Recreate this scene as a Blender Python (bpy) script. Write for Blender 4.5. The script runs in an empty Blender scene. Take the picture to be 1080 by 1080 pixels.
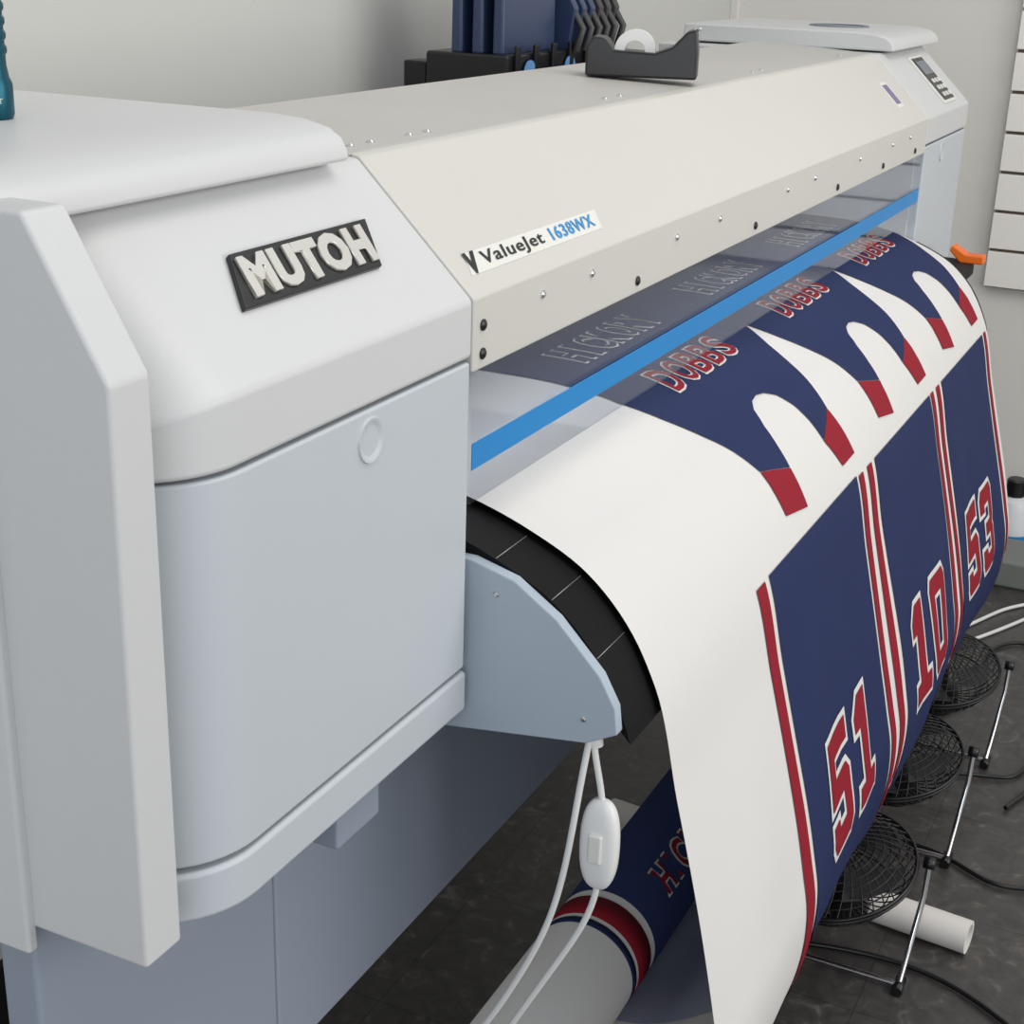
import bpy, bmesh, math, random
from mathutils import Vector, Matrix
random.seed(4)
scene=bpy.context.scene
try: scene.view_settings.view_transform='Standard'
except Exception: pass
H=1.42
# ---------------------------------------------------------------- materials
def srgb(r,g,b):
    f=lambda c:(c/255/12.92) if c/255<=.04045 else ((c/255+.055)/1.055)**2.4
    return (f(r),f(g),f(b),1)
def mat(name,col,rough=.5,metal=0,bump=0,bscale=300,var=0,vscale=5,spec=.5,coat=0,trans=0):
    m=bpy.data.materials.new(name); m.use_nodes=True
    nt=m.node_tree; b=nt.nodes['Principled BSDF']
    b.inputs['Base Color'].default_value=col
    b.inputs['Roughness'].default_value=rough
    b.inputs['Metallic'].default_value=metal
    b.inputs['Specular IOR Level'].default_value=spec
    b.inputs['Coat Weight'].default_value=coat
    tc=nt.nodes.new('ShaderNodeTexCoord')
    if var:
        n=nt.nodes.new('ShaderNodeTexNoise'); n.inputs['Scale'].default_value=vscale; n.inputs['Detail'].default_value=4
        nt.links.new(tc.outputs['Object'],n.inputs['Vector'])
        mx=nt.nodes.new('ShaderNodeMix'); mx.data_type='RGBA'
        mx.inputs['A'].default_value=[c*(1-var) for c in col[:3]]+[1]
        mx.inputs['B'].default_value=[min(1,c*(1+var)) for c in col[:3]]+[1]
        nt.links.new(n.outputs['Fac'],mx.inputs['Factor']); nt.links.new(mx.outputs['Result'],b.inputs['Base Color'])
    if bump:
        n=nt.nodes.new('ShaderNodeTexNoise'); n.inputs['Scale'].default_value=bscale
        nt.links.new(tc.outputs['Object'],n.inputs['Vector'])
        bp=nt.nodes.new('ShaderNodeBump'); bp.inputs['Strength'].default_value=bump; bp.inputs['Distance'].default_value=.001
        nt.links.new(n.outputs['Fac'],bp.inputs['Height']); nt.links.new(bp.outputs['Normal'],b.inputs['Normal'])
    return m
M={}
M['shell']=mat('shell_paint',srgb(203,204,204),.42,bump=.12,bscale=900,var=.02)
M['shell2']=mat('shell_paint_cool_lit',srgb(190,196,201),.4,bump=.1,bscale=900,var=.02)  # same shell paint, cool light on the front faces put into the colour
M['cover']=mat('cover_paint',srgb(203,201,194),.34,bump=.08,bscale=1200,var=.02)
M['deck']=mat('deck_paint',srgb(188,185,180),.5,var=.05,vscale=9)
M['stand']=mat('stand_paint',srgb(142,151,165),.45,bump=.1,bscale=700)
M['plate']=mat('side_plate_paint',srgb(166,179,190),.45,bump=.1,bscale=700)
M['black']=mat('black_plastic',srgb(20,20,22),.35)
M['blackmat']=mat('black_matte',srgb(24,24,25),.7,bump=.2,bscale=400,spec=.3)
M['heater']=mat('heater_black',srgb(14,14,15),.6,bump=.1,bscale=400,spec=.15)
M['dark']=mat('dark_interior',srgb(24,25,28),.7)
M['inner']=mat('interior_grey',srgb(118,124,132),.5)
M['chrome']=mat('chrome',srgb(215,215,215),.15,metal=1)
M['silver']=mat('badge_silver',srgb(222,219,210),.25,metal=.5)
M['alu']=mat('aluminium',srgb(150,150,148),.4,metal=.6)
M['white']=mat('white_plastic',srgb(228,228,226),.35)
M['paper']=mat('paper_white',srgb(226,222,216),.8,bump=.1,bscale=200)
M['fabric']=mat('fabric_white',srgb(217,215,212),.75,bump=.25,bscale=1500,var=.02,spec=.2)
M['navy']=mat('ink_navy',srgb(38,48,86),.75,bump=.25,bscale=1500,var=.06,vscale=8,spec=.15)
M['red']=mat('ink_red',srgb(142,30,44),.75,bump=.25,bscale=1500,spec=.15)
M['gnavy']=mat('ink_navy_showthrough',srgb(150,156,178),.8)
M['gred']=mat('ink_red_showthrough',srgb(186,138,142),.8)
M['tape']=mat('blue_tape',srgb(16,130,198),.5)
M['teal']=mat('teal_anodised',srgb(10,78,95),.3,metal=.6)
M['orange']=mat('orange_plastic',srgb(235,110,20),.4)
M['bluetxt']=mat('label_blue',srgb(40,140,205),.4)
M['label']=mat('label_clear',srgb(222,222,216),.3)
M['pouch']=mat('ink_pouch',srgb(48,62,94),.3)
M['pouch2']=mat('ink_pouch_dark',srgb(62,60,62),.4)
M['sticker']=mat('sticker_blue',srgb(110,160,215),.4)
M['purple']=mat('sticker_purple',srgb(110,90,140),.3)
M['cordw']=mat('cord_white',srgb(225,225,222),.45)
M['bottle']=mat('bottle_white',srgb(225,226,228),.35)
M['bag']=mat('grey_bag',srgb(120,124,120),.6,bump=.4,bscale=30)
M['wall']=mat('wall_paint',srgb(206,206,202),.8,bump=.1,bscale=60,var=.02,vscale=2)
M['wallr']=mat('wall_paint_far',srgb(226,223,217),.8,bump=.1,bscale=60,var=.02,vscale=2)
M['slat']=mat('slat_board',srgb(244,240,234),.6)
M['slot']=mat('slat_groove',srgb(96,86,74),.6)
# floor
m=bpy.data.materials.new('floor_tile'); m.use_nodes=True; nt=m.node_tree; b=nt.nodes['Principled BSDF']
tc=nt.nodes.new('ShaderNodeTexCoord')
n1=nt.nodes.new('ShaderNodeTexNoise'); n1.inputs['Scale'].default_value=28; n1.inputs['Detail'].default_value=8; n1.inputs['Distortion'].default_value=1.2
cr=nt.nodes.new('ShaderNodeValToRGB'); cr.color_ramp.elements[0].position=.35; cr.color_ramp.elements[0].color=srgb(60,58,57)
cr.color_ramp.elements[1].position=.75; cr.color_ramp.elements[1].color=srgb(110,105,100)
e=cr.color_ramp.elements.new(.6); e.color=srgb(76,73,71)
br=nt.nodes.new('ShaderNodeTexBrick'); br.offset=0; br.inputs['Scale'].default_value=1; br.inputs['Brick Width'].default_value=.305; br.inputs['Row Height'].default_value=.305
br.inputs['Mortar Size'].default_value=.0012; br.inputs['Color1'].default_value=(1,1,1,1); br.inputs['Color2'].default_value=(.9,.9,.9,1); br.inputs['Mortar'].default_value=(.55,.55,.55,1)
mx=nt.nodes.new('ShaderNodeMix'); mx.data_type='RGBA'; mx.blend_type='MULTIPLY'; mx.inputs['Factor'].default_value=1
nt.links.new(tc.outputs['Object'],n1.inputs['Vector']); nt.links.new(tc.outputs['Object'],br.inputs['Vector'])
nt.links.new(n1.outputs['Fac'],cr.inputs['Fac']); nt.links.new(cr.outputs['Color'],mx.inputs['A']); nt.links.new(br.outputs['Color'],mx.inputs['B'])
nt.links.new(mx.outputs['Result'],b.inputs['Base Color']); b.inputs['Roughness'].default_value=.35
M['floor']=m
# acrylic: symmetric facing-based reflectance (thin sheet)
m=bpy.data.materials.new('clear_acrylic'); m.use_nodes=True; nt=m.node_tree
for n in list(nt.nodes): nt.nodes.remove(n)
o=nt.nodes.new('ShaderNodeOutputMaterial'); tr=nt.nodes.new('ShaderNodeBsdfTransparent'); tr.inputs['Color'].default_value=(.90,.92,.95,1)
gl=nt.nodes.new('ShaderNodeBsdfGlossy'); gl.inputs['Roughness'].default_value=.05; gl.inputs['Color'].default_value=(.9,.93,.97,1)
lw=nt.nodes.new('ShaderNodeLayerWeight'); lw.inputs['Blend'].default_value=.5
pw=nt.nodes.new('ShaderNodeMath'); pw.operation='POWER'; pw.inputs[1].default_value=4
ml=nt.nodes.new('ShaderNodeMath'); ml.operation='MULTIPLY_ADD'; ml.inputs[1].default_value=.55; ml.inputs[2].default_value=.04
ms=nt.nodes.new('ShaderNodeMixShader'); nt.links.new(lw.outputs['Facing'],pw.inputs[0]); nt.links.new(pw.outputs[0],ml.inputs[0]); nt.links.new(ml.outputs[0],ms.inputs[0])
nt.links.new(tr.outputs[0],ms.inputs[1]); nt.links.new(gl.outputs[0],ms.inputs[2]); nt.links.new(ms.outputs[0],o.inputs[0])
M['acrylic']=m
# ---------------------------------------------------------------- helpers
def empty(name,loc=(0,0,0)):
    e=bpy.data.objects.new(name,None); e.location=loc; scene.collection.objects.link(e); return e
def finish(bm,name,m,parent=None,smooth=False,bevel=0,seg=3):
    bmesh.ops.recalc_face_normals(bm,faces=bm.faces)
    me=bpy.data.meshes.new(name); bm.to_mesh(me); bm.free()
    ob=bpy.data.objects.new(name,me); scene.collection.objects.link(ob)
    ms=m if isinstance(m,(list,tuple)) else [m]
    for q in ms: me.materials.append(M[q])
    if parent: ob.parent=parent
    if bevel:
        md=ob.modifiers.new('bev','BEVEL'); md.width=bevel; md.segments=seg; md.limit_method='ANGLE'; md.angle_limit=math.radians(28); md.harden_normals=True
        smooth=True
    if smooth: me.polygons.foreach_set('use_smooth',[True]*len(me.polygons))
    return ob
def prism(name,prof,x0,x1,m,parent=None,bevel=.003,seg=3,corner=None,cr=.045,cseg=12):
    """profile in (y,z) extruded along x. corner='L'/'R': large radius on front edges of that side"""
    bm=bmesh.new()
    a=[bm.verts.new((x0,y,z)) for y,z in prof]; c=[bm.verts.new((x1,y,z)) for y,z in prof]
    n=len(prof)
    bm.faces.new(a); bm.faces.new(c[::-1])
    for i in range(n): bm.faces.new((a[i],c[i],c[(i+1)%n],a[(i+1)%n]))
    bmesh.ops.recalc_face_normals(bm,faces=bm.faces)
    if corner:
        xs=min(x0,x1) if corner=='L' else max(x0,x1)
        bm.edges.ensure_lookup_table()
        ed=[]
        for e in bm.edges:
            v1,v2=e.verts
            if abs(v1.co.x-xs)<1e-5 and abs(v2.co.x-xs)<1e-5:
                dy=abs(v1.co.y-v2.co.y); dz=abs(v1.co.z-v2.co.z)
                if dz>.02 and max(v1.co.y,v2.co.y)<.62: ed.append(e)
        bmesh.ops.bevel(bm,geom=ed,offset=cr,segments=cseg,affect='EDGES',profile=.5)
    return finish(bm,name,m,parent,bevel=bevel,seg=seg)
def box(name,lo,hi,m,parent=None,bevel=.003,seg=3):
    return prism(name,[(lo[1],lo[2]),(hi[1],lo[2]),(hi[1],hi[2]),(lo[1],hi[2])],lo[0],hi[0],m,parent,bevel,seg)
def cyl(name,p0,p1,r,m,parent=None,r2=None,seg=32,bevel=0):
    p0=Vector(p0);p1=Vector(p1); d=p1-p0
    bm=bmesh.new()
    bmesh.ops.create_cone(bm,cap_ends=True,segments=seg,radius1=r,radius2=r if r2 is None else r2,depth=d.length)
    bmesh.ops.transform(bm,matrix=Matrix.Translation((p0+p1)/2)@d.to_track_quat('Z','Y').to_matrix().to_4x4(),verts=bm.verts)
    ob=finish(bm,name,m,parent)
    for p in ob.data.polygons:
        if len(p.vertices)==4: p.use_smooth=True
    if bevel:
        md=ob.modifiers.new('b','BEVEL'); md.width=bevel; md.segments=3; md.limit_method='ANGLE'; md.angle_limit=.6
    return ob
def tubes(name,splines,r,m,parent=None,nurbs=False):
    cu=bpy.data.curves.new(name,'CURVE'); cu.dimensions='3D'; cu.bevel_depth=r; cu.bevel_resolution=2 if len(splines)>4 else 4; cu.use_fill_caps=True
    for pts,cyc in splines:
        sp=cu.splines.new('NURBS' if nurbs else 'POLY'); sp.points.add(len(pts)-1)
        for q,p in zip(sp.points,pts): q.co=(*p,1)
        sp.use_cyclic_u=cyc
        if nurbs: sp.order_u=4; sp.use_endpoint_u=not cyc; sp.resolution_u=8
    ob=bpy.data.objects.new(name,cu); scene.collection.objects.link(ob); cu.materials.append(M[m])
    if parent: ob.parent=parent
    return ob
def lathe(name,prof,loc,m,parent=None,seg=40,axis=None,mats=None):
    bm=bmesh.new(); rings=[]
    for r,z in prof:
        rings.append([bm.verts.new((r*math.cos(2*math.pi*i/seg),r*math.sin(2*math.pi*i/seg),z)) for i in range(seg)])
    for a,c in zip(rings[:-1],rings[1:]):
        for i in range(seg): bm.faces.new((a[i],a[(i+1)%seg],c[(i+1)%seg],c[i]))
    bmesh.ops.remove_doubles(bm,verts=bm.verts,dist=1e-6)
    mt=Matrix.Translation(loc)
    if axis is not None: mt=mt@Vector(axis).to_track_quat('Z','Y').to_matrix().to_4x4()
    bmesh.ops.transform(bm,matrix=mt,verts=bm.verts)
    ob=finish(bm,name,m,parent)
    for p in ob.data.polygons: p.use_smooth=True
    md=ob.modifiers.new('es','EDGE_SPLIT'); md.split_angle=math.radians(35)
    return ob
def text_bm(s,size,shear=0,offset=0,spacing=1.0,extrude=0):
    cu=bpy.data.curves.new('t','FONT'); cu.body=s; cu.size=size; cu.shear=shear; cu.offset=offset; cu.space_character=spacing; cu.align_x='CENTER'; cu.align_y='CENTER'; cu.extrude=extrude; cu.resolution_u=3
    ob=bpy.data.objects.new('t',cu); scene.collection.objects.link(ob)
    dg=bpy.context.evaluated_depsgraph_get(); dg.update()
    me=ob.evaluated_get(dg).to_mesh(); bm=bmesh.new(); bm.from_mesh(me)
    bpy.data.objects.remove(ob); bpy.data.curves.remove(cu)
    bmesh.ops.remove_doubles(bm,verts=bm.verts,dist=1e-6)
    return bm
def plane_text(name,s,size,origin,ux,uy,m,parent,width=None,height=None,**k):
    bm=text_bm(s,size,**k)
    xs=[v.co.x for v in bm.verts]; ys=[v.co.y for v in bm.verts]
    cx=(max(xs)+min(xs))/2; cy=(max(ys)+min(ys))/2
    sx=width/(max(xs)-min(xs)) if width else 1; sy=height/(max(ys)-min(ys)) if height else sx
    ux=Vector(ux).normalized(); uy=Vector(uy).normalized(); n=ux.cross(uy); O=Vector(origin)
    for v in bm.verts: v.co=O+ux*(v.co.x-cx)*sx+uy*(v.co.y-cy)*sy+n*v.co.z
    return finish(bm,name,m,parent)
# ---------------------------------------------------------------- room
box('floor',(-3,-4,-.1),(4.05,1.4,0),'floor',bevel=0)
box('wall_back',(-3,1.3,0),(4.05,1.4,3),'wall',bevel=0)
box('wall_far',(3.95,-4,0),(4.05,1.3,3),'wallr',bevel=0)
box('trim_1',(3.93,1.28,0),(3.95,1.3,3),'wallr',bevel=.002)
box('baseboard_far',(3.94,-4,0),(3.95,1.28,.09),'blackmat',bevel=.002)
box('baseboard_back',(-3,1.288,0),(3.92,1.3,.15),'blackmat',bevel=.002)
# slat wall
sw=empty('slatwall_panel')
box('backing',(3.932,-1.8,.648),(3.949,.57,2.6),'slot',sw,bevel=0)
z=.648
i=0
while z<2.5:
    box('slat_%d'%i,(3.915,-1.8,z+.004),(3.934,.572,z+.0955-.004),'slat',sw,bevel=.002); z+=.0955; i+=1
# ---------------------------------------------------------------- fabric profile (used by heater + cloth)
PR=[(.90,1.0),(.66,1.0),(.53,.985),(.484,.969),(.433,.943),(.391,.900),(.368,.858),(.340,.755),(.289,.547),(.281,.505),(.280,.47),(.286,.42),(.305,.36),(.345,.30),(.40,.25),(.47,.205),(.566,.183)]
S=[-.24]
for a,c in zip(PR[:-1],PR[1:]): S.append(S[-1]+math.hypot(c[0]-a[0],c[1]-a[1]))
TG=[]
for i in range(len(PR)):
    if i==0 or i==len(PR)-1:
        j=(0,1) if i==0 else (i-1,i)
        TG.append([(PR[j[1]][k]-PR[j[0]][k])/(S[j[1]]-S[j[0]]) for k in (0,1)])
    else:
        h0=S[i]-S[i-1];h1=S[i+1]-S[i]
        TG.append([((PR[i][k]-PR[i-1][k])/h0*h1+(PR[i+1][k]-PR[i][k])/h1*h0)/(h0+h1) for k in (0,1)])
TG[1]=[-1,0]
def prof_pt(s):
    s=max(S[0],min(S[-1],s)); i=0
    while i<len(S)-2 and s>S[i+1]: i+=1
    h=S[i+1]-S[i]; t=(s-S[i])/h
    a=2*t**3-3*t*t+1; b_=(t**3-2*t*t+t)*h; c=-2*t**3+3*t*t; d=(t**3-t*t)*h
    return Vector((0,a*PR[i][0]+b_*TG[i][0]+c*PR[i+1][0]+d*TG[i+1][0], a*PR[i][1]+b_*TG[i][1]+c*PR[i+1][1]+d*TG[i+1][1]))
def prof_n(s):
    q=prof_pt(s+.002)-prof_pt(s-.002); q.normalize()
    n=Vector((0,q.z,-q.y))
    if n.z<0 and s<.2: n=-n
    return n
def fab(x,s,off=0):
    n=prof_n(s); p=prof_pt(s)
    k=min(1,max(0,(s-.36)/.25))
    w=k*(.004*math.sin(x*9+1+s*3)+.0012*math.sin(x*31+s*14)+.0008*math.sin(x*53-s*9))
    if s<.3: w+=.0003*(1+math.sin(x*40+s*20))
    r=p+n*(w+off); r.x=x
    return r
# ---------------------------------------------------------------- printer
P=empty('large_format_printer')
SL=Vector((0,.098,.095)).normalized()      # up-slope direction of the front covers
def cab(side):
    X=(lambda x:x) if side=='L' else (lambda x:3.552-x)
    c=side; t='left_' if side=='L' else 'right_'
    xo=.607 if side=='L' else .552     # outer x
    def pr(n,prof,a,b_,m,**k): return prism(t+n,prof,X(a),X(b_),m,P,**k)
    if side=='L':
        pr('side_panel',[(.5,.851),(.5,1.206),(.549,1.289),(1.0,1.289),(1.0,.851)],.570,.603,'shell',bevel=.003)
        pr('rear_wing',[(.585,.835),(.585,1.28),(1.0,1.28),(1.0,.835)],.563,.572,'shell',bevel=.003)
    pr('core',[(.585,.86),(.585,1.16),(.625,1.25),(.96,1.25),(.96,.86)],.64 if side=='L' else .6,.955,'dark',bevel=0)
    pr('front_cover',[(.5,1.132),(.5,1.176),(.598,1.271),(.98,1.271),(.98,1.132)],xo,.969,'shell',corner=c,cr=.07,bevel=.004,seg=3)
    pr('door',[(.500,.877),(.500,1.1295),(.66,1.1295),(.66,.877)],xo+.005,.966,'shell2',corner=c,cr=.07,bevel=.0025)
    pr('bottom_shell',[(.499,.838),(.499,.8735),(.98,.8735),(.98,.838)],xo+.003,.969,'shell2',corner=c,cr=.07,bevel=.004)
    pr('inner_wall',[(.515,.86),(.515,1.15),(.60,1.25),(.97,1.25),(.97,.86)],.955,.969,'shell',bevel=.001)
    pr('top_lid',[(.579,1.274),(.580,1.282),(.585,1.290),(.595,1.2965),(.615,1.301),(.645,1.303),(.95,1.303),(.952,1.274)],.560,.927,'shell',bevel=.0035)
    lathe(t+'door_knob',[(.0,-.001),(.010,-.0008),(.013,.0012),(.0155,.0014),(.0165,-.001)],(X(.823),.4998,1.108),'shell2',P,axis=(0,-1,0))
    pr('leg',[(.6,.04),(.6,.84),(.63,.84),(.63,.04)],.581,.839,'stand',bevel=.004)
    pr('foot',[(.45,.0),(.45,.05),(.5,.07),(.95,.07),(1.0,.05),(1.0,.0)],.66,.76,'stand',bevel=.006)
cab('L'); cab('R')
# central rail cover
prism('rail_cover',[(.5,1.120),(.5,1.176),(.598,1.271),(.606,1.273),(.606,1.262),(.512,1.170),(.512,1.120)],.970,2.582,'cover',P,bevel=.002)
prism('rail_cover_deck',[(.607,1.255),(.607,1.2725),(.80,1.283),(.815,1.275),(.815,1.0),(.80,1.0),(.80,1.255)],.970,2.582,'deck',P,bevel=.002)
box('carriage_rail',(.975,.68,1.10),(2.578,.74,1.17),'inner',P)
box('interior_back',(.975,.775,.98),(2.578,.785,1.25),'inner',P,bevel=0)
box('belly',(.969,.515,.835),(2.583,.95,.962),'plate',P)
box('stand_beam',(.839,.600,.5355),(2.713,.625,.835),'stand',P,bevel=.004)
box('crossbar',(.76,.52,.055),(2.79,.60,.125),'alu',P)
box('crossbar_groove',(.762,.515,.08),(2.788,.525,.10),'black',P,bevel=0)
box('under_latch',(.80,.515,.795),(.86,.60,.84),'stand',P)
for i in range(16):
    x=1.03+i*.1
    cyl('pinch_roller_%d'%i,(x-.014,.70,1.022),(x+.014,.70,1.022),.016,'blackmat',P)
    box('pinch_arm_%d'%i,(x-.006,.705,1.02),(x+.006,.775,1.035),'inner',P,bevel=.001)
# window
box('acrylic_window',(.975,.503,1.013),(2.578,.506,1.13),'acrylic',P,bevel=0)
prism('blue_tape_strip',[(.5015,1.041),(.5015,1.0625),(.5022,1.0625),(.5022,1.041)],.975,2.578,'tape',P,bevel=0)
# screws
def screw(x,y,z,n,m,r=.004):
    lathe('screw_%d'%random.randint(0,99999),[(0,.0022),(r*.6,.002),(r,.0008),(r,-.001)],(x,y,z),m,P,seg=14,axis=n)
for x in (1.09,1.19,1.40,1.53,1.78,1.90,2.13,2.33,2.45): screw(x,.4995,1.158,(0,-1,0),'chrome',.0036)
for x in (.985,1.30,1.66,2.02,2.28,2.5): screw(x,.4995,1.132,(0,-1,0),'black',.0045)
screw(.985,.4995,1.154,(0,-1,0),'black',.0045)
for x in (1.0,1.03,1.09,1.12,1.5,1.54,2.0,2.04,2.45): screw(x,.625,1.2735,(0,0,1),'chrome',.0035)
nS=Vector((0,-.095,.098)).normalized()
def sp(x,tt,off=0):
    return Vector((x,.5+.098*tt,1.176+.095*tt))+nS*off
def badge(name,x0,x1,t0,t1,lean,m,parent,th=.003,edge=None,base0=0):
    bm=bmesh.new(); hl=(t1-t0)*lean
    base=[(x0,t0),(x1,t0),(x1+hl,t1),(x0+hl,t1)]
    lo=[bm.verts.new(sp(a,b_,base0)) for a,b_ in base]; hi=[bm.verts.new(sp(a,b_,th)) for a,b_ in base]
    bm.faces.new(hi); bm.faces.new(lo[::-1])
    for i in range(4): bm.faces.new((lo[i],lo[(i+1)%4],hi[(i+1)%4],hi[i]))
    return finish(bm,name,m,parent,bevel=.0008 if th-base0>.002 else 0)
badge('name_badge_plate',.730,.890,.34,.62,.08,'black',P,.004)
plane_text('name_badge_letters','MUTOH',.04,sp(.821,.48,.0052),(1,0,0),SL,'silver',P,width=.152,height=.030,shear=.25,offset=.0022,extrude=.0012,spacing=1.12)
badge('model_label_plate',.990,1.238,.13,.27,.09,'label',P,.0006)
plane_text('model_label_name','ValueJet',.02,sp(1.075,.195,.0012),(1,0,0),SL,'black',P,width=.108,height=.015,shear=.2,offset=.0003,spacing=1.1)
plane_text('model_label_number','1638WX',.02,sp(1.188,.205,.0012),(1,0,0),SL,'bluetxt',P,width=.092,height=.0125,shear=.2,offset=.0004,spacing=1.1)
plane_text('model_label_swoosh','V',.02,sp(1.006,.2,.0013),(1,0,0),SL,'black',P,width=.018,height=.019,shear=.4,offset=.001)
badge('rail_sticker',2.46,2.50,.25,.62,.0,'label',P,.0006)
badge('rail_sticker_print',2.466,2.494,.30,.58,.0,'purple',P,.001)
# right control panel
badge('control_panel',2.755,2.855,.10,.86,.0,'label',P,.003)
badge('control_panel_face',2.765,2.845,.14,.82,.0,'black',P,.0042,base0=.002)
badge('control_display',2.772,2.838,.55,.76,.0,'inner',P,.0048,base0=.004)
for r_ in range(3):
    for c_ in range(3):
        x=2.779+c_*.023; t_=.19+r_*.11
        badge('control_button_%d'%(r_*3+c_),x,x+.014,t_,t_+.06,0,'label',P,.0055,base0=.004)
lathe('lid_disc',[(0,.001),(.045,.001),(.045,.0025),(.052,.0025),(.054,0)],(2.80,.72,1.303),'inner',P)
# platen heater (follows the cloth, 5 mm below it)
prof=[(.60,.978)]
s_=.12
while s_<.375:
    q=prof_pt(s_)-prof_n(s_)*.0055; prof.append((q.y,q.z)); s_+=.012
prof+=[(.3745,.842),(.397,.831),(.60,.813)]
prism('platen_heater',prof,.992,2.585,'heater',P,bevel=0)
box('platen_table',(.975,.56,.955),(2.578,.775,.990),'inner',P,bevel=0)
pp=[(.56,.965),(.503,.965),(.465,.955),(.427,.930),(.388,.890),(.374,.865),(.371,.843),(.397,.829),(.56,.806)]
prism('platen_end_plate_left',pp,.980,.992,'plate',P,bevel=.0015)
prism('platen_end_plate_right',prof,2.585,2.615,'blackmat',P,bevel=.002)
for (y,z_) in ((.48,.94),(.40,.85),(.52,.83)): screw(.980,y,z_,(-1,0,0),'chrome',.0025)
for s_ in (.178,.235,.295):
    q=prof_pt(s_)-prof_n(s_)*.0054
    cyl('heater_seam',(.993,q.y,q.z),(1.05,q.y,q.z),.0004,'alu',P,seg=8)
prism('clamp_lever',[(.40,.925),(.44,.925),(.46,.945),(.455,.955),(.43,.94),(.40,.94)],2.70,2.73,'orange',P,bevel=.003)
box('clamp_base',(2.60,.42,.90),(2.74,.50,.926),'blackmat',P)
# ---------------------------------------------------------------- fabric
F=empty('printed_fabric_sheet')
XS=.025
def grid_fabric():
    bm=bmesh.new(); xs=[1.05+XS*i for i in range(62)]+[2.58]
    ss=[-.10+.01*i for i in range(int((S[-1]+.10)/.01)+1)]+[S[-1]]
    V=[[bm.verts.new(fab(x,s)) for x in xs] for s in ss]
    for a,c in zip(V[:-1],V[1:]):
        for i in range(len(xs)-1): bm.faces.new((a[i],a[i+1],c[i+1],c[i]))
    return finish(bm,'cloth',['fabric'],F,smooth=True)
grid_fabric()
def conform(bm,name,m,off):
    for v in bm.verts: v.co.z=0
    def cut(co,no):
        bmesh.ops.bisect_plane(bm,geom=bm.verts[:]+bm.edges[:]+bm.faces[:],dist=1e-7,plane_co=co,plane_no=no)
    y0=min(v.co.y for v in bm.verts); y1=max(v.co.y for v in bm.verts)
    x0=min(v.co.x for v in bm.verts); x1=max(v.co.x for v in bm.verts)
    k=math.ceil(y0/.01)
    while k*.01<y1: cut((0,k*.01,0),(0,1,0)); k+=1
    k=math.ceil(x0/XS)
    while k*XS<x1: cut((k*XS,0,0),(1,0,0)); k+=1
    bm.normal_update()
    bmesh.ops.triangulate(bm,faces=bm.faces[:])
    for v in bm.verts: v.co=fab(v.co.x,v.co.y,off)
    return finish(bm,name,m,F,smooth=False)
from mathutils.geometry import tessellate_polygon
def polybm(polys):
    bm=bmesh.new()
    for p in polys:
        vs=[bm.verts.new((a,b_,0)) for a,b_ in p]
        for t in tessellate_polygon([[Vector((a,b_,0)) for a,b_ in p]]):
            try: bm.faces.new([vs[i] for i in t])
            except Exception: pass
    bmesh.ops.recalc_face_normals(bm,faces=bm.faces)
    return bm
def rect(x0,x1,s0,s1): return [(x0,s0),(x1,s0),(x1,s1),(x0,s1)]
SE=S[-1]-.02
navy=[];red=[]
for k in range(3):
    dx=.408*k
    body=[(1.372,-.08),(1.372,.12),(1.385,.165),(1.405,.21),(1.422,.24),(1.439,.273),(1.511,.291),(1.516,.265),(1.524,.240),(1.540,.219),(1.558,.210),(1.58,.207),(1.60,.211),(1.617,.222),(1.629,.245),(1.635,.27),(1.638,.296),(1.703,.271),(1.712,.245),(1.728,.205),(1.748,.165),(1.770,.135),(1.780,.12),(1.780,-.08)]
    if k==2: body=[(min(a,1.758),b_) for a,b_ in body]
    navy.append([(a+dx,b_) for a,b_ in body])
    red.append([(a+dx,b_) for a,b_ in [(1.439,.2735),(1.511,.2915),(1.512,.338),(1.445,.327)]])
    red.append([(a+dx,b_) for a,b_ in [(1.638,.2965),(1.703,.2715),(1.717,.335),(1.663,.336)]])
navy+= [rect(1.350,1.698,.359,SE),rect(1.786,2.112,.362,SE),rect(2.196,2.532,.362,SE)]
red+= [rect(1.309,1.336,.360,SE),rect(1.708,1.728,.362,SE),rect(1.748,1.770,.362,SE),rect(2.120,2.138,.362,SE),rect(2.158,2.180,.362,SE),rect(2.545,2.562,.362,SE)]
conform(polybm(navy),'ink_navy_shapes','navy',.0013)
conform(polybm(red),'ink_red_shapes','red',.0013)
# ink showing through on the inner face of the returning loop
conform(polybm([rect(1.10,1.20,1.16,1.24),rect(1.42,1.70,.95,SE),rect(1.786,2.112,.95,SE)]),'show_through_navy','gnavy',-.0013)
conform(polybm([[(1.08,1.04),(1.18,1.06),(1.16,1.12),(1.09,1.12)],[(1.24,1.08),(1.34,1.05),(1.33,1.12),(1.25,1.14)],rect(1.22,1.235,1.16,1.26),rect(1.309,1.336,.95,SE)]),'show_through_red','gred',-.0013)
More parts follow.
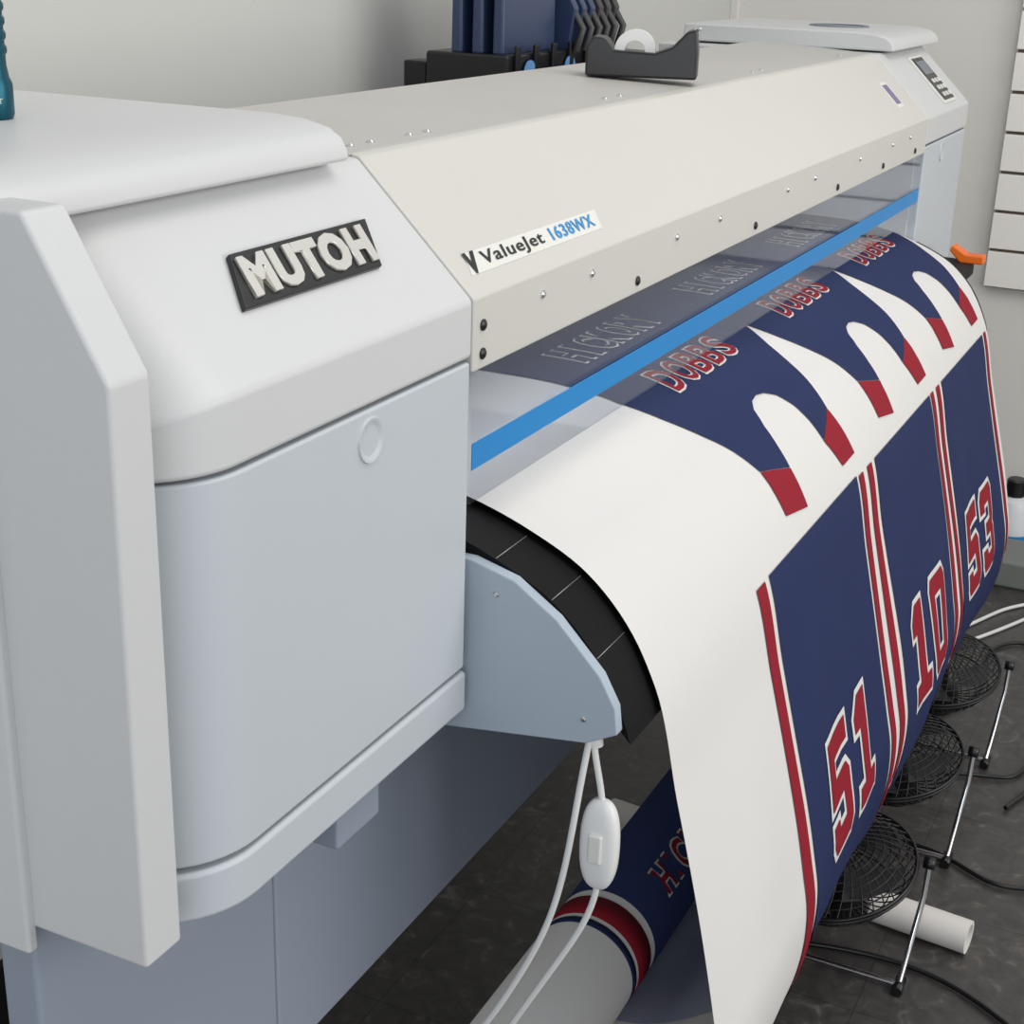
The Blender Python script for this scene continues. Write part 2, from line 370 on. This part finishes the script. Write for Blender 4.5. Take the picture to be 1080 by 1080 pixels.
# block digits: stroke outlines in unit box (y down)
G={'5':[[(0,0),(1,0),(1,.2),(.3,.2),(.3,.38),(.88,.38),(1,.46),(1,.9),(.88,1),(.12,1),(0,.9),(0,.72),(.3,.72),(.3,.8),(.7,.8),(.7,.58),(0,.58)]],
   '1':[[(.32,0),(.7,0),(.7,.8),(.95,.8),(.95,1),(.08,1),(.08,.8),(.34,.8),(.34,.3),(.08,.3),(.08,.16)]],
   '0':[[(.12,0),(.5,0),(.5,.2),(.3,.2),(.3,.8),(.5,.8),(.5,1),(.12,1),(0,.9),(0,.1)],[(.5,0),(.88,0),(1,.1),(1,.9),(.88,1),(.5,1),(.5,.8),(.7,.8),(.7,.2),(.5,.2)]],
   '3':[[(.12,0),(.88,0),(1,.1),(1,.42),(.92,.5),(1,.58),(1,.9),(.88,1),(.12,1),(0,.9),(0,.72),(.3,.72),(.3,.8),(.7,.8),(.7,.58),(.3,.58),(.3,.42),(.7,.42),(.7,.2),(.3,.2),(.3,.28),(0,.28),(0,.1)]]}
def offset_poly(p,e):
    n=len(p); A=sum(p[i][0]*p[(i+1)%n][1]-p[(i+1)%n][0]*p[i][1] for i in range(n)); sg=1 if A>0 else -1
    out=[]
    for i in range(n):
        a,b_,c=Vector(p[i-1]),Vector(p[i]),Vector(p[(i+1)%n])
        d1=(b_-a).normalized(); d2=(c-b_).normalized()
        n1=Vector((d1.y,-d1.x))*sg; n2=Vector((d2.y,-d2.x))*sg
        mm_=(n1+n2); mm_/= max(.3,1+n1.dot(n2))
        out.append(tuple(b_+mm_*e))
    return out
def number(txt,x0,s0,w,h,name):
    wh=[];rd=[]
    for j,ch in enumerate(txt):
        ox=x0+j*(w+.026)
        for p in G[ch]:
            q=[(ox+a*w,s0+b_*h) for a,b_ in p]
            rd.append(q); wh.append(offset_poly(q,.007))
    for i,r in enumerate(wh): conform(polybm([r]),name+'_outline_%d'%i,'fabric',.0022+.0001*i)
    for i,r in enumerate(rd): conform(polybm([r]),name+'_fill_%d'%i,'red',.0031)
number('51',1.435,.585,.085,.137,'number_51')
number('10',1.835,.585,.085,.137,'number_10')
number('53',2.25,.585,.085,.137,'number_53')
def word(txt,cx,cs,w,h,name,c1='fabric',c2='red',o1=.0032,o2=.0008):
    # letters are laid out one by one so the outlines do not collide
    for (m_,off,o_) in ((c1,o1,.0020),(c2,o2,.0028)):
        n=len(txt); step=w/n
        for j,ch in enumerate(txt):
            bm=text_bm(ch,.06,offset=off)
            xs=[v.co.x for v in bm.verts]; ys=[v.co.y for v in bm.verts]
            X0,X1,Y0,Y1=min(xs),max(xs),min(ys),max(ys)
            lw_=step*.80+2*(off-o2); lh=h+2*(off-o2)
            if ch=='I': lw_=step*.3+2*(off-o2)
            cx_=cx-w/2+step*(j+.5)
            for v in bm.verts:
                v.co.x=cx_+(v.co.x-(X0+X1)/2)*lw_/(X1-X0); v.co.y=cs-(v.co.y-(Y0+Y1)/2)*lh/(Y1-Y0)
            conform(bm,name+'_%s_%d'%(m_,j),m_,o_+j*.00003)
for k in range(3):
    word('DOBBS',1.575+.408*k,.128,.215,.044,'wordmark_%d'%k)
    word('HICKORY',1.575+.408*k,.02,.24,.05,'wordmark_upper_%d'%k,'fabric','navy')
# ---------------------------------------------------------------- take up roll
T=empty('take_up_fabric_roll')
cy,cz,rr=.566,.25,.066
cyl('roll_white',(1.04,cy,cz),(2.58,cy,cz),rr,'fabric',T,seg=64)
cyl('core_tube',(.80,cy,cz),(2.75,cy,cz),.028,'paper',T)
for a,c,mm_ in ((1.425,1.437,'navy'),(1.445,1.485,'red'),(1.50,2.575,'navy')):
    cyl('roll_band',(a,cy,cz),(c,cy,cz),rr+.0008,mm_,T,seg=64)
for nm,of,rad,m_ in (('roll_word_outline',.004,.0016,'fabric'),('roll_word',.0012,.0024,'red')):
    bm=text_bm('HICKORY',.05,offset=of,spacing=1.3)
    for v in bm.verts:
        x,y=v.co.x,v.co.y; an=math.radians(132)-y/rr
        v.co=Vector((1.70+x,cy+(rr+rad)*math.cos(an),cz+(rr+rad)*math.sin(an)))
    finish(bm,nm,m_,T)
for s_ in (.84,2.70):
    prism('roll_bracket',[(.54,.125),(.60,.125),(.60,.30),(.53,.30)],s_-.015,s_+.015,'alu',T)
# ---------------------------------------------------------------- tape dispenser
D=empty('tape_dispenser')
prd=[(0,0),(.130,0),(.130,.030),(.127,.056),(.116,.053),(.100,.036),(.080,.028),(.032,.030),(.022,.043),(.008,.045),(0,.034)]
ax=Vector((.30,-.95,0)).normalized(); sd=Vector((.95,.30,0)).normalized()
OD=Vector((1.705,.735,1.2805))
def disp(name,prof,w0,w1,m):
    bm=bmesh.new(); O=OD
    a=[bm.verts.new(O+ax*l+sd*w0+Vector((0,0,h))) for l,h in prof]; c=[bm.verts.new(O+ax*l+sd*w1+Vector((0,0,h))) for l,h in prof]
    bm.faces.new(a); bm.faces.new(c[::-1]); n=len(prof)
    for i in range(n): bm.faces.new((a[i],c[i],c[(i+1)%n],a[(i+1)%n]))
    return finish(bm,name,m,D,bevel=.003)
disp('body',prd,-.026,.026,'black')
disp('cutter',[(.122,.054),(.132,.054),(.132,.058),(.126,.058)],-.012,.012,'chrome')
c0=OD+ax*.056+Vector((0,0,.029))
lathe('tape_roll',[(.012,-.010),(.024,-.010),(.024,.010),(.012,.010),(.012,-.010)],c0,'white',D,axis=sd)
# ---------------------------------------------------------------- flashlight on lid
Lf=empty('flashlight')
fl=(.768,.758,1.3035)
lathe('body',[(0,0),(.0145,0),(.0155,.003),(.0155,.022),(.0138,.026),(.0125,.034),(.0125,.075),(.0145,.080),(.0145,.105),(.012,.115),(.012,.165),(0,.165)],fl,'teal',Lf)
for i in range(4): lathe('ridge_%d'%i,[(.0125,.040+.009*i),(.0137,.042+.009*i),(.0137,.045+.009*i),(.0125,.047+.009*i)],fl,'teal',Lf)
plane_text('engraving','COAST',.008,(fl[0]-.0110,fl[1]-.0112,fl[2]+.012),(.70,-.71,0),(0,0,1),'label',Lf,width=.016)
# ---------------------------------------------------------------- ink rack behind the printer
K=empty('ink_pouch_rack')
y0=1.03; dx=.14
box('rack_body',(1.95+dx,y0,1.20),(2.36+dx,y0+.14,1.268),'black',K,bevel=.005)
box('rack_arm',(1.84+dx,y0+.02,1.19),(1.96+dx,y0+.10,1.215),'black',K)
for i in range(6): box('rack_fin_%d'%i,(1.97+dx+.065*i,y0-.006,1.21),(1.985+dx+.065*i,y0,1.28),'black',K,bevel=.002)
for i in range(2): 
    lathe('sticker_%d'%i,[(0,.001),(.020,.001),(.020,-.001)],(2.02+dx+.15*i,y0-.004,1.238),'sticker',K,axis=(0,-1,0))
for i in range(3):
    prism('pouch_%d'%i,[(y0+.01+.035*i,1.265),(y0+.03+.035*i,1.265),(y0+.028+.035*i,1.46),(y0+.012+.035*i,1.46)],1.955+dx,2.14+dx,'pouch',K,bevel=.006)
for i in range(6):
    x=2.17+dx+.034*i
    prism('cartridge_%d'%i,[(y0+.0,1.265),(y0+.10,1.265),(y0+.12,1.33),(y0+.09,1.40),(y0+.03,1.40),(y0-.01,1.33)],x,x+.016,'pouch2' if i>2 else 'pouch',K,bevel=.004)
    tubes('cartridge_handle_%d'%i,[([(x+.008,y0+.0,1.33),(x+.008,y0-.02,1.30),(x+.008,y0-.01,1.265)],False)],.006,'pouch2',K)
box('rack_post',(1.97+dx,y0+.15,.0),(2.02+dx,y0+.19,1.25),'black',K)
box('rack_shelf',(1.95+dx,y0,1.185),(2.36+dx,y0+.19,1.20),'black',K)
# ---------------------------------------------------------------- power cord with inline switch
C=empty('power_cord')
sw_c=Vector((1.0,.388,.728))
tubes('cord_upper',[([(1.0,.40,.84),(.998,.398,.81),(1.0,.389,.785),(1.0,.388,.765)],False),
 ([(.995,.398,.84),(.99,.402,.80),(.985,.405,.76),(.985,.412,.70),(.985,.425,.64),(.985,.455,.57),(.985,.49,.50),(.985,.55,.42),(.98,.60,.30),(.98,.66,.12),(.98,.72,.01),(.98,.9,.006)],False),
 ([(1.0,.388,.69),(1.0,.390,.66),(.998,.42,.60),(.995,.455,.53),(.995,.50,.44),(.99,.56,.28),(.99,.62,.10),(.99,.70,.008),(.99,.9,.006)],False)],.0028,'cordw',C,nurbs=True)
bm=bmesh.new(); bmesh.ops.create_uvsphere(bm,u_segments=32,v_segments=20,radius=1)
for v in bm.verts:
    x,y,z_=v.co
    f=lambda q,e:math.copysign(abs(q)**e,q)
    v.co=Vector((sw_c.x+.010*f(x,.7),sw_c.y+.017*f(y,.75),sw_c.z+.043*f(z_,.85)))
finish(bm,'inline_switch','white',C,smooth=True)
box('rocker',(.987,.382,.715),(.992,.394,.742),'label',C,bevel=.002)
tubes('plug_strain',[([(1.0,.398,.835),(1.0,.396,.818)],False)],.006,'white',C)
# ---------------------------------------------------------------- fans
def fan(cx,cy_,cz_,r,axis):
    E=empty('desk_fan')
    A=Vector(axis).normalized(); q=A.to_track_quat('Z','Y').to_matrix().to_4x4(); mt=Matrix.Translation((cx,cy_,cz_))@q
    W=[]
    def rim(rad,h,n=48): return [mt@Vector((rad*math.cos(2*math.pi*i/n),rad*math.sin(2*math.pi*i/n),h)) for i in range(n)]
    for j in range(9):
        rad=r*(.22+.78*j/8); W.append((rim(rad,.038*(1-(rad/r)**2.5)),True))
    for i in range(40):
        pts=[]
        for j in range(9):
            u=.2+.8*j/8; an=2*math.pi*i/40+.5*(1-u)
            pts.append(mt@Vector((r*u*math.cos(an),r*u*math.sin(an),.038*(1-u**2.5))))
        W.append((pts,False))
        pts=[]
        for j in range(9):
            u=.25+.75*j/8; an=2*math.pi*i/40
            pts.append(mt@Vector((r*u*math.cos(an),r*u*math.sin(an),-.06*(1-u**4)-.002)))
        W.append((pts,False))
    for j in (0,4,6):
        u=.25+.75*j/8; W.append((rim(r*u,-.06*(1-u**4)-.002),True))
    tubes('guard_wires',W,.0011,'black',E)
    tubes('guard_rim',[(rim(r,0),True),(rim(r,-.006),True)],.0028,'black',E)
    def mlathe(nm,pf):
        ob=lathe(nm,pf,(0,0,0),'black',E); ob.data.transform(mt)
    mlathe('hub_cap',[(0,.042),(r*.2,.040),(r*.22,.034),(0,.034)])
    mlathe('motor',[(0,-.10),(.028,-.10),(.038,-.09),(.038,-.05),(.02,-.04),(.02,.0),(.018,.012),(0,.014)])
    bm=bmesh.new()
    for b_ in range(4):
        rows=[]
        for j in range(6):
            rad=r*(.18+.68*j/5); wd=.45+.25*j/5
            rows.append([bm.verts.new(mt@Vector((rad*math.cos(b_*math.pi/2+wd*t_),rad*math.sin(b_*math.pi/2+wd*t_),-.012*t_+.006))) for t_ in (-1,-.5,0,.5,1)])
        for a,c in zip(rows[:-1],rows[1:]):
            for i in range(4): bm.faces.new((a[i],a[i+1],c[i+1],c[i]))
    finish(bm,'blades','pouch2',E,smooth=True)
    for sx in (-1,1):
        py=cy_+sx*(r+.012)
        tubes('stand_arm',[([(cx+.03,py,cz_+.02),(cx+.02,py,cz_-.03),(cx-.03,py-sx*.01,.012),(cx-.035,py-sx*.01,.010)],False)],.0045,'chrome',E)
        cyl('pivot_knob',(cx+.03,py-.008,cz_+.02),(cx+.03,py+.008,cz_+.02),.009,'black',E)
        cyl('rubber_foot',(cx-.05,py-sx*.01,.008),(cx-.015,py-sx*.01,.008),.008,'black',E)
    tubes('stand_base',[([(cx-.032,cy_-r-.002,.010),(cx-.032,cy_+r+.002,.010)],False)],.0045,'chrome',E)
    return E
fan(1.94,.375,.165,.115,(-.25,.15,.9))
fan(2.31,.375,.165,.112,(-.25,.10,.9))
fan(2.68,.375,.165,.112,(-.25,.05,.9))
# ---------------------------------------------------------------- floor things
tb=empty('cardboard_tube')
lathe('tube',[(.020,0),(.026,0),(.026,.62),(.020,.62),(.020,0)],(2.05,.185,.026),'paper',tb,axis=(.10,1,0))
cb=empty('floor_power_cables')
tubes('black_cables',[([(1.93,.45,.006),(2.0,.25,.006),(1.9,.10,.006),(1.75,-.1,.006),(1.7,-.4,.006)],False),
 ([(2.25,.50,.006),(2.35,.30,.006),(2.20,.20,.006),(2.30,.05,.006),(2.5,-.1,.006),(2.4,-.4,.006)],False),
 ([(2.5,.45,.006),(2.62,.27,.006),(2.55,.18,.006),(2.9,.18,.006),(3.2,.22,.006),(3.4,.3,.006),(3.6,.1,.006)],False),
 ([(2.7,.45,.006),(2.9,.28,.006),(3.1,.38,.006),(3.3,.28,.006),(3.1,.16,.006),(2.7,.12,.006),(2.5,.2,.006)],False)],.004,'black',cb,nurbs=True)
tubes('white_cables',[([(3.1,.50,.006),(3.25,.40,.006),(3.45,.36,.006),(3.5,.25,.006),(3.8,.1,.006)],False),
 ([(3.0,.50,.006),(3.2,.37,.006),(3.35,.30,.006),(3.6,.2,.006)],False)],.004,'cordw',cb,nurbs=True)
bt=empty('ink_bottle')
lathe('bottle_body',[(0,0),(.045,0),(.048,.004),(.048,.12),(.04,.145),(.02,.155),(.02,.165)],(3.80,.405,0),'bottle',bt)
lathe('bottle_cap',[(.022,.155),(.024,.157),(.024,.195),(.020,.20),(0,.20)],(3.80,.405,0),'black',bt)
lathe('bottle_label',[(.0485,.03),(.0485,.06)],(3.80,.405,0),'bluetxt',bt)
prism('grey_storage_bin',[(.27,0),(.43,0),(.45,.06),(.435,.07),(.265,.07),(.25,.06)],3.55,3.72,'bag',None,bevel=.012)
# ---------------------------------------------------------------- lights
def area(name,loc,target,size,sy,power,col):
    l=bpy.data.lights.new(name,'AREA'); l.shape='RECTANGLE'; l.size=size; l.size_y=sy; l.energy=power; l.color=col
    o=bpy.data.objects.new(name,l); o.location=loc; o.rotation_euler=(Vector(target)-Vector(loc)).to_track_quat('-Z','Y').to_euler(); scene.collection.objects.link(o)
area('shop_window_light',(1.6,-3.0,1.9),(1.6,.6,.9),3.2,1.8,62,(1,.965,.91))
area('door_light',(-2.2,-.6,1.7),(.9,.7,1.0),1.6,1.8,26,(.95,.97,1))
area('ceiling_light',(1.6,-.3,2.9),(1.6,.5,0),1.6,1.2,18,(1,.95,.88))
area('carriage_bay_fill',(1.77,.60,1.118),(1.77,.60,.9),1.5,.02,.8,(.93,.96,1))  # added fill lamp under the rail cover, brightens the bay behind the window
w=bpy.data.worlds.new('room_ambient'); scene.world=w; w.use_nodes=True
bg_=w.node_tree.nodes['Background']; bg_.inputs[0].default_value=(.88,.93,1,1); bg_.inputs[1].default_value=.63
# ---------------------------------------------------------------- camera
a,p,r=[math.radians(q) for q in (25.5484,20.5923,1.8291)]
Fv=Vector((math.cos(p)*math.cos(a),math.cos(p)*math.sin(a),-math.sin(p)))
R0=Vector((math.sin(a),-math.cos(a),0)); U0=R0.cross(Fv)
R=R0*math.cos(r)+U0*math.sin(r); U=U0*math.cos(r)-R0*math.sin(r)
cd=bpy.data.cameras.new('camera'); cd.sensor_width=36; cd.lens=1587.91/1080*36; cd.clip_start=.02
co=bpy.data.objects.new('camera',cd); scene.collection.objects.link(co)
mw=Matrix((R,U,-Fv)).transposed().to_4x4(); mw.translation=(0,0,H); co.matrix_world=mw
scene.camera=co
